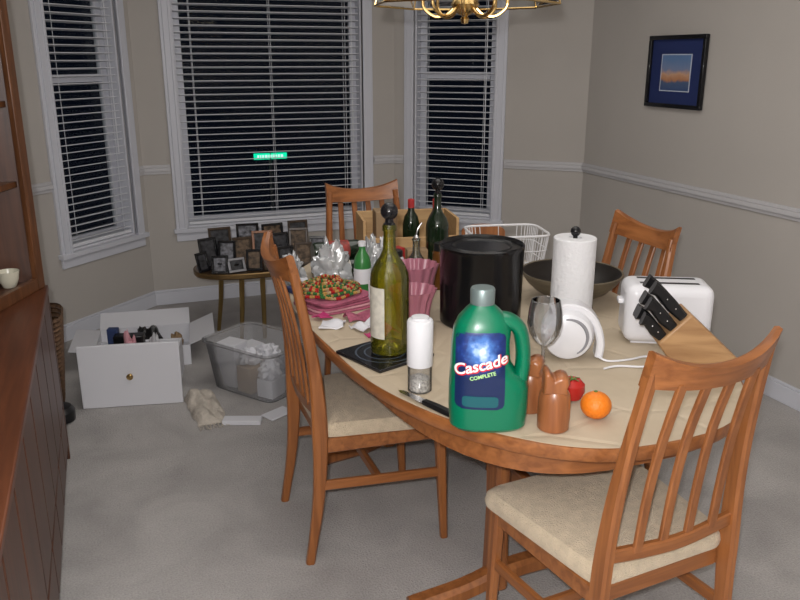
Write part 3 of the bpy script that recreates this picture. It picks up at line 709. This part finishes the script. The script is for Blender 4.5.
def mill(loc,label,rot):
    r=root("pepper_mill",label,"pepper mill",loc=loc,group="turned wooden mills on the table",rot=rot)
    m=M(); m.lathe([(.033,0),(.036,.003),(.037,.03),(.036,.07),(.034,.085),(.029,.095),(.0,.096)],36); mk("mill_body",m,millw,parent=r)
    m=M(); prof=[(-.029,.092),(.029,.092),(.025,.105),(.030,.118),(.027,.13),(.014,.137),(.002,.133),(-.005,.126),(-.012,.136),(-.018,.147),(-.028,.145),(-.028,.12)]
    rs=[]
    for k,yy in ((.86,-.028),(1,-.018),(1,.018),(.86,.028)): rs.append([Vector((x*k,yy,.092+(z-.092)*(k if z>.1 else 1))) for x,z in prof])
    m.rings(rs); mk("mill_head",m,millw,parent=r,bevel=.006,segs=3)
mill((.905,1.415,PZ),"short teak pepper mill with notched top beside the orange",rad(-25)); mill((.905,1.525,PZ),"short teak salt mill with notched top behind its twin",rad(-40))
m=M(); m.sphere((0,0,.033),.036,28,18,sz=.9)
o=tag(mk("mandarin",m,mat("orange_peel",(.74,.19,.01),.45,bump=.25,bscale=160),loc=(1.025,1.425,PZ)),"small orange mandarin on the paper cover","orange")
m=M(); m.lathe([(.004,0),(.005,.002),(.002,.004)],8,c=(0,.004,.064)); mk("stem",m,mat("stem_green",(.1,.15,.03),.7),parent=o)
m=M(); m.lathe([(.0,.006),(.012,.0),(.024,.006),(.032,.025),(.031,.042),(.02,.054),(.008,.054),(.0,.048)],28)
o=tag(mk("tomato",m,mat("tomato_red",(.42,.02,.015),.2),loc=(1.03,1.535,PZ)),"small red tomato with green stem next to the mills","tomato")
m=M()
for k in range(5):
    a=k*2*math.pi/5; m.bar([(0,0,.052),(.008*math.cos(a),.008*math.sin(a),.057),(.02*math.cos(a),.02*math.sin(a),.055)],[.005,.005,.001],.0015,xa=(-math.sin(a),math.cos(a),0))
mk("stem",m,MATS["stem_green"],parent=o)

r=root("paper_towel_holder","white paper towel roll on holder with black knob","paper towel",loc=(1.35,2.05,PZ))
m=M(); m.lathe([(.068,0),(.07,.004),(.069,.012),(0,.013)],36); mk("holder_base",m,blackm,parent=r)
m=M(); m.lathe([(.02,.013),(.063,.013),(.066,.016),(.066,.276),(.063,.279),(.02,.279),(.018,.26)],48); mk("towel_roll",m,mat("paper_towel",(.74,.74,.76),.9,bump=.35,bscale=90),parent=r)
m=M(); m.tube([(0,0,.012),(0,0,.29)],.007,10); m.sphere((0,0,.297),.016,18,12); mk("pole",m,blackg,parent=r)

r=root("wooden_bowl","wide wooden bowl with tan rim and dark interior","bowl",loc=(1.49,2.27,PZ))
m=M(); m.lathe([(.07,0),(.075,.004),(.08,.012),(.125,.04),(.155,.068),(.176,.10),(.174,.104),(.168,.102)],56,cap1=False); mk("bowl_outer",m,bowlw,parent=r)
m=M(); m.lathe([(.168,.102),(.15,.07),(.118,.042),(.07,.02),(0,.016)],56,cap0=False); mk("bowl_inner",m,mat("bowl_dark",(.012,.009,.007),.45),parent=r)

r=root("electric_mixer","white rounded bulky kitchen appliance with curved grip and cord","appliance",loc=(1.185,1.80,PZ),rot=rad(-28))
m=M(); pr=[(0,-.066),(.035,-.064),(.058,-.054),(.071,-.032),(.073,.03),(.064,.052),(.04,.062),(0,.064)]
m.lathe(pr,48,T=Tr(-.006,0,.0735)@Rx(rad(90)),rx=1.0); mk("body",m,whitepl,parent=r)
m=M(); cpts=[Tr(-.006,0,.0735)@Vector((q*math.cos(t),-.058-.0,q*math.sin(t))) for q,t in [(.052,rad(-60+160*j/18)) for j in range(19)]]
m.tube(cpts,[.002+.003*math.sin(math.pi*j/18) for j in range(19)],6); mk("grip_gap_shade",m,mat("shadow_grey",(.25,.25,.27),.6),parent=r)  # raised grey arc paints the shade of the gap beside the grip
m=M(); pts=smooth_path([(-.05,.0,.135),(-.008,.0,.150),(.040,.0,.138),(.072,0,.10),(.086,0,.05),(.083,0,.008)],6)
m.bar(pts,[.06]*len(pts),[.022]*len(pts),xa=(0,1,0)); mk("handle",m,whitepl,parent=r)
m=M(); pts=smooth_path([(.08,-.03,.012),(.11,-.04,.004),(.17,-.02,.004),(.22,.01,.004),(.25,-.03,.004),(.2,-.07,.004),(.13,-.075,.004),(.09,-.1,.004)],7)
m.tube(pts,.003,8); mk("cord",m,whitepl,parent=r)

r=root("toaster","white rounded two-slot toaster","toaster",loc=(1.53,1.825,PZ),rot=rad(-27))
m=M(); m.box(-.125,.125,-.072,.072,.004,.18); mk("toaster_body",m,whitepl,parent=r,bevel=.03,segs=5)
m=M(); m.box(-.10,.10,-.05,.05,0,.008); mk("toaster_foot",m,whitepl,parent=r)
for yy in (-.028,.028):
    m=M(); m.box(-.085,.085,yy-.009,yy+.009,.176,.1808); mk("slot",m,blackm,parent=r,bevel=.002)
m=M(); m.box(-.14,-.123,-.02,.02,.11,.125); mk("lever",m,whitepl,parent=r,bevel=.004)

r=root("knife_block","light wood knife block holding black-handled knives","knife block",loc=(1.452,1.625,PZ),rot=rad(-24))
r.scale=(1.06,1.06,1.12)
m=M(); prof=[(-.035,0),(.12,0),(.13,.02),(-.015,.145),(-.09,.07)]
Tk=Matrix(((1,0,0,0),(0,0,1,0),(0,1,0,0),(0,0,0,1)))
m.prism(prof,-.052,.052,T=Tk); mk("block",m,blockw,parent=r,bevel=.005)
fd=Vector((.075,0,.075)).normalized(); nn=Vector((-.707,0,.707))
for i,(u,v) in enumerate(((.18,-.035),(.18,.0),(.18,.035),(.5,-.036),(.5,.0),(.5,.036),(.82,-.03),(.82,.02))):
    b0=Vector((-.09,v,.07))+fd*.106*u; L=(.07,.075,.07,.09,.095,.085,.11,.115)[i]
    pts=[b0,b0+nn*L*.4+fd*-.002,b0+nn*L*.8,b0+nn*L+fd*-.006]
    m=M(); m.bar(pts,[.018,.023,.020,.024],[.024,.032,.027,.033],xa=(0,1,0)); kn=mk("knife_handle",m,blackm,parent=r)
    m=M()
    for t in (.3,.6):
        c=b0+nn*L*t; m.sphere(c+Vector((0,-.0115,0)),.0022,8,6)
    mk("rivet",m,chrome,parent=kn)

r=root("paring_knife","paring knife with black handle lying on paper","knife",loc=(.68,1.63,PZ),rot=math.atan2(1.54-1.73,.70-.66)+rad(8))
m=M(); m.prism([(-.10,-.003),(-.085,-.010),(.0,-.011),(.0,.011),(-.04,.011),(-.09,.006)],.006,.0078); mk("blade",m,chrome,parent=r)
m=M(); m.bar([(-.005,0,.007),(.04,0,.008),(.085,0,.008),(.1,0,.008)],[.018,.02,.02,.012],[.012,.014,.014,.01],xa=(0,1,0)); mk("handle",m,blackm,parent=r)

r=root("wire_basket","white coated wire basket at the table's far side","basket",loc=(1.46,2.70,PZ),rot=rad(-12))
m=M(); a,b,h_=.15,.115,.16
for z,q,t in ((.006,-.02,.004),(.05,-.013,.002),(.10,-.006,.002),(h_,0,.005)):
    m.tube([Vector((x,y,z)) for x,y in superell(a+q,b+q,6,40)],t,6,closed=True)
ob=superell(a-.02,b-.02,6,44); ot=superell(a,b,6,44)
for (x0,y0),(x1,y1) in zip(ob,ot): m.tube([(x0,y0,.004),(x1,y1,h_)],.0018,5)
for k in range(-5,6): m.tube([(k*.022,-b+.02,.006),(k*.022,b-.02,.006)],.0018,5)
mk("wire_frame",m,mat("coated_wire",(.72,.72,.74),.35),parent=r)
m=M(); o_=[(-.09,0),(.09,0),(.09,.12)]+[(.09*math.cos(t),.12+.03*math.sin(t)) for t in [math.pi*j/12 for j in range(1,12)]]+[(-.09,.12)]
m.prism(o_,-.012,.012,T=Tk); tag(mk("wooden_board",m,teak,loc=(1.46,2.90,PZ),rot=rad(-20),bevel=.003),"small brown wooden board standing behind the wire basket","board")

r=root("wooden_crate","open pine wooden tray crate on the table's window end","crate",loc=(1.18,3.06,PZ),rot=rad(-10))
m=M(); a,b,h_=.2,.12,.18
m.box(-a,a,-b,-b+.012,0,h_*.6); m.box(-a,a,b-.012,b,0,h_); m.box(-a,-a+.012,-b+.012,b-.012,0,h_); m.box(a-.012,a,-b+.012,b-.012,0,h_); m.box(-a+.012,a-.012,-b+.012,b-.012,0,.01)
mk("crate_body",m,pine,parent=r,bevel=.002)
def lying(loc,rot,gm,label,lm):
    r=root("wine_bottle",label,"bottle",loc=loc,rot=rot,group="wine bottles lying by the crate")
    k,Hh=.037,.29; m=M(); m.lathe([(k*.88,0),(k,.01),(k,Hh*.6),(k*.8,Hh*.69),(k*.4,Hh*.78),(k*.34,Hh*.98),(0,Hh)],28,T=Tr(0,0,k)@Ry(rad(90))); mk("glass_body",m,gm,parent=r)
    m=M(); m.lathe([(k+.0006,.05),(k+.0006,.14)],28,T=Tr(0,0,k)@Ry(rad(90)),cap0=False,cap1=False); mk("label",m,lm,parent=r)
    m=M(); m.lathe([(k*.37,Hh*.8),(k*.38,Hh*.985),(0,Hh*1.003)],20,T=Tr(0,0,k)@Ry(rad(90))); mk("foil",m,blackm,parent=r)
lying((.73,2.905,PZ),rad(1),darkg,"dark wine bottle lying on its side by the crate",mat("red_label",(.3,.04,.03),.5,var=.5,vscale=40))
lying((.71,2.82,PZ),rad(1),darkg,"dark wine bottle lying in front of another",MATS["wine_label"])
lying((.72,2.863,PZ+.063),rad(1),darkg,"dark wine bottle resting on two others",MATS["red_label"])
r=root("soda_bottle","small green bottle with white printed label","bottle",loc=(.845,2.635,PZ))
m=M(); m.lathe([(.028,0),(.031,.006),(.031,.1),(.026,.125),(.012,.15),(.012,.17)],24); mk("bottle_body",m,mat("bright_green",(.04,.2,.05),.3),parent=r)
m=M(); m.lathe([(.0316,.03),(.0316,.085)],24,cap0=False,cap1=False); mk("label",m,whitepl,parent=r)
m=M(); m.lathe([(.014,.165),(.014,.182),(0,.183)],16); mk("cap",m,whitepl,parent=r)

pk=mat("pink_fabric",(.38,.10,.16),.95,var=.2,vscale=30,bump=.6,bscale=120)
for i in range(5):
    m=M(); n=noise.noise(Vector((i*2.3,.5,0)))*.012
    m.prism(superell(.118-.002*i,.105-.001*i,5,48),0,.008)
    tag(mk("placemat",m,(pk,pinkp,pk,MATS["hot_pink"] if "hot_pink" in MATS else pk,pk)[i],loc=(.695+n,2.50+n,PZ+.0085*i),rot=rad(10+4*i),bevel=.003),"pink quilted fabric placemat in a stack under the garland","placemat","stacked pink placemats")
def fold(name,loc,sx,sy,mt,seed,label,cat,rot=0,h=.03):
    m=M(); n=18; vs=[];fs=[]
    for zo in (0,.004):
        for i in range(n+1):
            for j in range(n+1):
                x=(i/n-.5)*sx; y=(j/n-.5)*sy
                z=abs(noise.noise(Vector((x*14+seed,y*14,seed))))*h*1.6+zo
                x+=noise.noise(Vector((x*9,y*9,seed+4)))*.02; y+=noise.noise(Vector((x*9,y*9,seed+9)))*.02
                vs.append((x,y,z))
    N=(n+1)**2
    for i in range(n):
        for j in range(n):
            a=i*(n+1)+j; fs.append((a+N,a+n+1+N,a+n+2+N,a+1+N)); fs.append((a,a+1,a+n+2,a+n+1))
    for i in range(n):
        for a,b in (((i)*(n+1),(i+1)*(n+1)),((i+1)*(n+1)+n,i*(n+1)+n),((i+1),(i)),(n*(n+1)+i,n*(n+1)+i+1)): fs.append((a,b,b+N,a+N))
    m.add(vs,fs); return tag(mk(name,m,mt,loc=loc,rot=rot,ang=60),label,cat)
fold("napkin",(.73,2.225,PZ),.10,.07,whitec,1.3,"white paper napkin crumpled on the table","napkin",rot=.4)
fold("pink_ribbon",(.745,2.15,PZ),.11,.05,mat("hot_pink",(.5,.04,.17),.6),4.3,"bright pink gift ribbon lying beside the napkin","ribbon",rot=.2)
fold("tissue_sheet",(.635,2.28,PZ),.08,.07,whitec,7.3,"white tissue sheet beside the pink placemats","tissue",rot=-.3)
fold("red_napkin",(.745,2.325,PZ),.10,.06,pk,9.3,"folded pink cloth napkin on the paper cover","napkin",rot=.1)
fold("pink_napkin",(.62,2.355,PZ),.05,.04,MATS["hot_pink"],11.3,"small bright pink napkin by the placemats","napkin",rot=.5)
m=M(); cols=[mat("bead_red",(.38,.02,.02),.25),mat("bead_gold",(.42,.24,.07),.3),mat("bead_green",(.03,.13,.035),.3),mat("bead_cream",(.42,.30,.15),.4)]
for L in range(7):
    n=80; R0=.112-.013*L
    for k in range(n):
        t=2*math.pi*k/n+L*.1; rr=R0+.003*math.sin(7*t+L*2)
        m.cur=(0,1,0,2,1,3)[(k//2+L)%6] if L%3!=1 else (2 if k%3 else 1)
        m.sphere((rr*math.cos(t),rr*math.sin(t),.008+.006*L+.003*math.sin(5*t+L)),.0058,7,5)
tag(mk("bead_garland",m,cols,loc=(.685,2.525,PZ+.043)),"coiled red, gold and green bead garland on placemats","garland",kind="stuff")
def jar(loc,R_,h,bm,lm,label):
    r=root("jar",label,"jar",loc=loc)
    m=M(); m.lathe([(R_*.9,0),(R_,.004),(R_,h*.78),(R_*.8,h*.86)],28); mk("jar_body",m,bm,parent=r)
    m=M(); m.lathe([(R_*.86,h*.84),(R_*.86,h-.003),(R_*.8,h),(0,h)],28); mk("lid",m,lm,parent=r)
jar((1.09,2.40,PZ),.03,.12,thin_mat("jar_glass",(.8,.78,.7),.3,diff=.3,dcol=(.3,.2,.1)),chrome,"small glass spice jar with metal lid by the cruet")
jar((.97,2.63,PZ),.032,.14,whitepl,blackm,"white jar with black lid behind the cruet")
jar((1.06,2.66,PZ),.036,.10,redm,brass,"red tin jar with brass lid among the bottles")
jar((1.12,2.56,PZ),.03,.17,mat("amber_glass",(.12,.045,.01),.15),blackm,"amber bottle-shaped jar with black lid")
carton("gift_box",(1.06,2.87,PZ),.06,.05,.09,redm,"small red gift box beside lying bottles","box",rot=.2)
carton("card_box",(1.10,2.745,PZ),.08,.05,.11,kraft,"small brown card box near the dark bottle","box",rot=-.2)
carton("booklet",(.63,2.70,PZ),.09,.06,.02,navy,"small dark blue booklet lying on the table","book",rot=.3)
carton("wrapped_soap",(.63,2.70,PZ+.021),.055,.04,.025,whitec,"white wrapped soap bar on the blue booklet","soap",rot=-.2)
carton("pill_carton",(.83,2.44,PZ),.045,.03,.09,whitec,"small white carton between bowls and placemats","box",rot=.4)
for i,(x,y,sx,sy,sz,lb) in enumerate(((.755,2.725,.065,.040,.10,"crumpled clear plastic bag behind the garland"),(.905,2.725,.038,.04,.10,"crumpled clear plastic bag near the white jar"),(.895,2.525,.035,.04,.12,"crumpled plastic bag by the pink bowl"),(.62,2.79,.04,.03,.07,"small clear plastic bag at the table's rim"),(.86,2.355,.0,.0,.0,""))):
    if sx>0: crumple("plastic_bag",(x,y,PZ),(sx,sy,sz),bagm,20+i,lb,"plastic bag",amp=.45,freq=1.8,rg=30,sg=44)
carton("wine_box",(1.09,3.08,PZ+.012),.09,.1,.19,kraft,"brown card box standing in the pine crate","box",rot=rad(-10))
def standing(loc,label):
    r=root("wine_bottle",label,"bottle",loc=loc,group="wine bottles standing in the crate")
    k,Hh=.036,.235; m=M(); m.lathe([(k*.9,0),(k,.006),(k,Hh*.55),(k*.8,Hh*.68),(k*.4,Hh*.78),(k*.34,Hh*.98),(0,Hh)],28); mk("glass_body",m,darkg,parent=r)
    m=M(); m.lathe([(k*.38,Hh*.8),(k*.40,Hh*.985),(0,Hh*1.005)],20); mk("foil",m,redm,parent=r)
standing((1.20,3.06,PZ+.011),"dark wine bottle with red foil standing in the crate")
standing((1.30,3.03,PZ+.011),"short dark wine bottle standing in the crate")

# ------------------------------------------------------------ chandelier
r=root("chandelier","brass chandelier with glass panels and curled arms","chandelier",loc=(1.05,2.25,0))
m=M(); m.lathe([(0,1.645),(.010,1.648),(.014,1.66),(.008,1.668),(.03,1.68),(.042,1.70),(.03,1.725),(.012,1.74),(.02,1.78),(.012,1.83),(.008,1.95),(.008,2.4),(.055,2.41),(.06,2.449)],28); mk("stem",m,brass,parent=r)
for k in range(8):
    a=k*math.pi/4+.3; c,s_=math.cos(a),math.sin(a)
    pts=smooth_path([Vector((c*q,s_*q,z)) for q,z in ((.025,1.70),(.055,1.672),(.09,1.668),(.12,1.69),(.125,1.72),(.125,1.76))],5)
    am=M(); am.tube(pts,.005,8); arm=mk("arm",am,brass,parent=r)
    bm=M(); bm.lathe([(.01,1.76),(.03,1.766),(.032,1.772),(.012,1.775)],20,c=(c*.125,s_*.125,0)); mk("drip_pan",bm,brass,parent=arm)
    bm=M(); bm.lathe([(.01,1.775),(.01,1.86),(0,1.861)],14,c=(c*.125,s_*.125,0)); mk("candle_sleeve",bm,whitepl,parent=arm)
    bm=M(); bm.lathe([(.006,1.86),(.014,1.885),(.01,1.91),(.001,1.935)],14,c=(c*.125,s_*.125,0)); mk("bulb",bm,mat("bulb_glass",(.9,.85,.7),.3,emit=(1,.8,.5),estr=2),parent=arm)
m=M(); hx=[(math.cos(k*math.pi/4+.2),math.sin(k*math.pi/4+.2)) for k in range(8)]
m.tube([Vector((x*.275,y*.275,1.70)) for x,y in hx],.0035,6,closed=True); m.tube([Vector((x*.2,y*.2,1.98)) for x,y in hx],.005,6,closed=True)
for x,y in hx: m.tube([(x*.275,y*.275,1.70),(x*.2,y*.2,1.98)],.003,6)
for x,y in hx[::2]: m.tube([(x*.008,y*.008,1.95),(x*.2,y*.2,1.98)],.003,6)
mk("panel_frame",m,brass,parent=r)
for k in range(8):
    x,y=hx[k]; u,v=hx[(k+1)%8]; m=M(); m.add([(x*.273,y*.273,1.705),(u*.273,v*.273,1.705),(u*.2,v*.2,1.975),(x*.2,y*.2,1.975)],[(0,1,2,3)]); mk("glass_panel",m,tglass,parent=r,flat=True)

# ------------------------------------------------------------ lights
def light(name,kind,loc,power,color,size=.1,rot=(0,0,0),sy=None):
    l=bpy.data.lights.new(name,kind); l.energy=power; l.color=color
    if kind=='AREA':
        l.size=size
        if sy: l.shape='RECTANGLE'; l.size_y=sy
    else: l.shadow_soft_size=size
    o=bpy.data.objects.new(name,l); COL.objects.link(o); o.location=loc; o.rotation_euler=rot; return o
light("camera_flash",'POINT',(-.05,-.03,1.63),122,(1,.985,.985),.02)
light("ceiling_fill",'AREA',(1.2,2.6,2.42),16,(1,.97,.93),1.4,sy=2.0)  # added area lamp for ambient fill, not a fixture of the room
w=bpy.data.worlds.new("night"); scn.world=w; w.use_nodes=True
w.node_tree.nodes["Background"].inputs[0].default_value=(.002,.003,.006,1); w.node_tree.nodes["Background"].inputs[1].default_value=1

cd=bpy.data.cameras.new("camera"); cd.sensor_width=36; cd.lens=35.55; cd.clip_start=.02
cam=bpy.data.objects.new("camera",cd); COL.objects.link(cam)
cam.location=(0,0,1.55); cam.rotation_euler=(rad(90-17.03),0,rad(-20.6))
scn.camera=cam
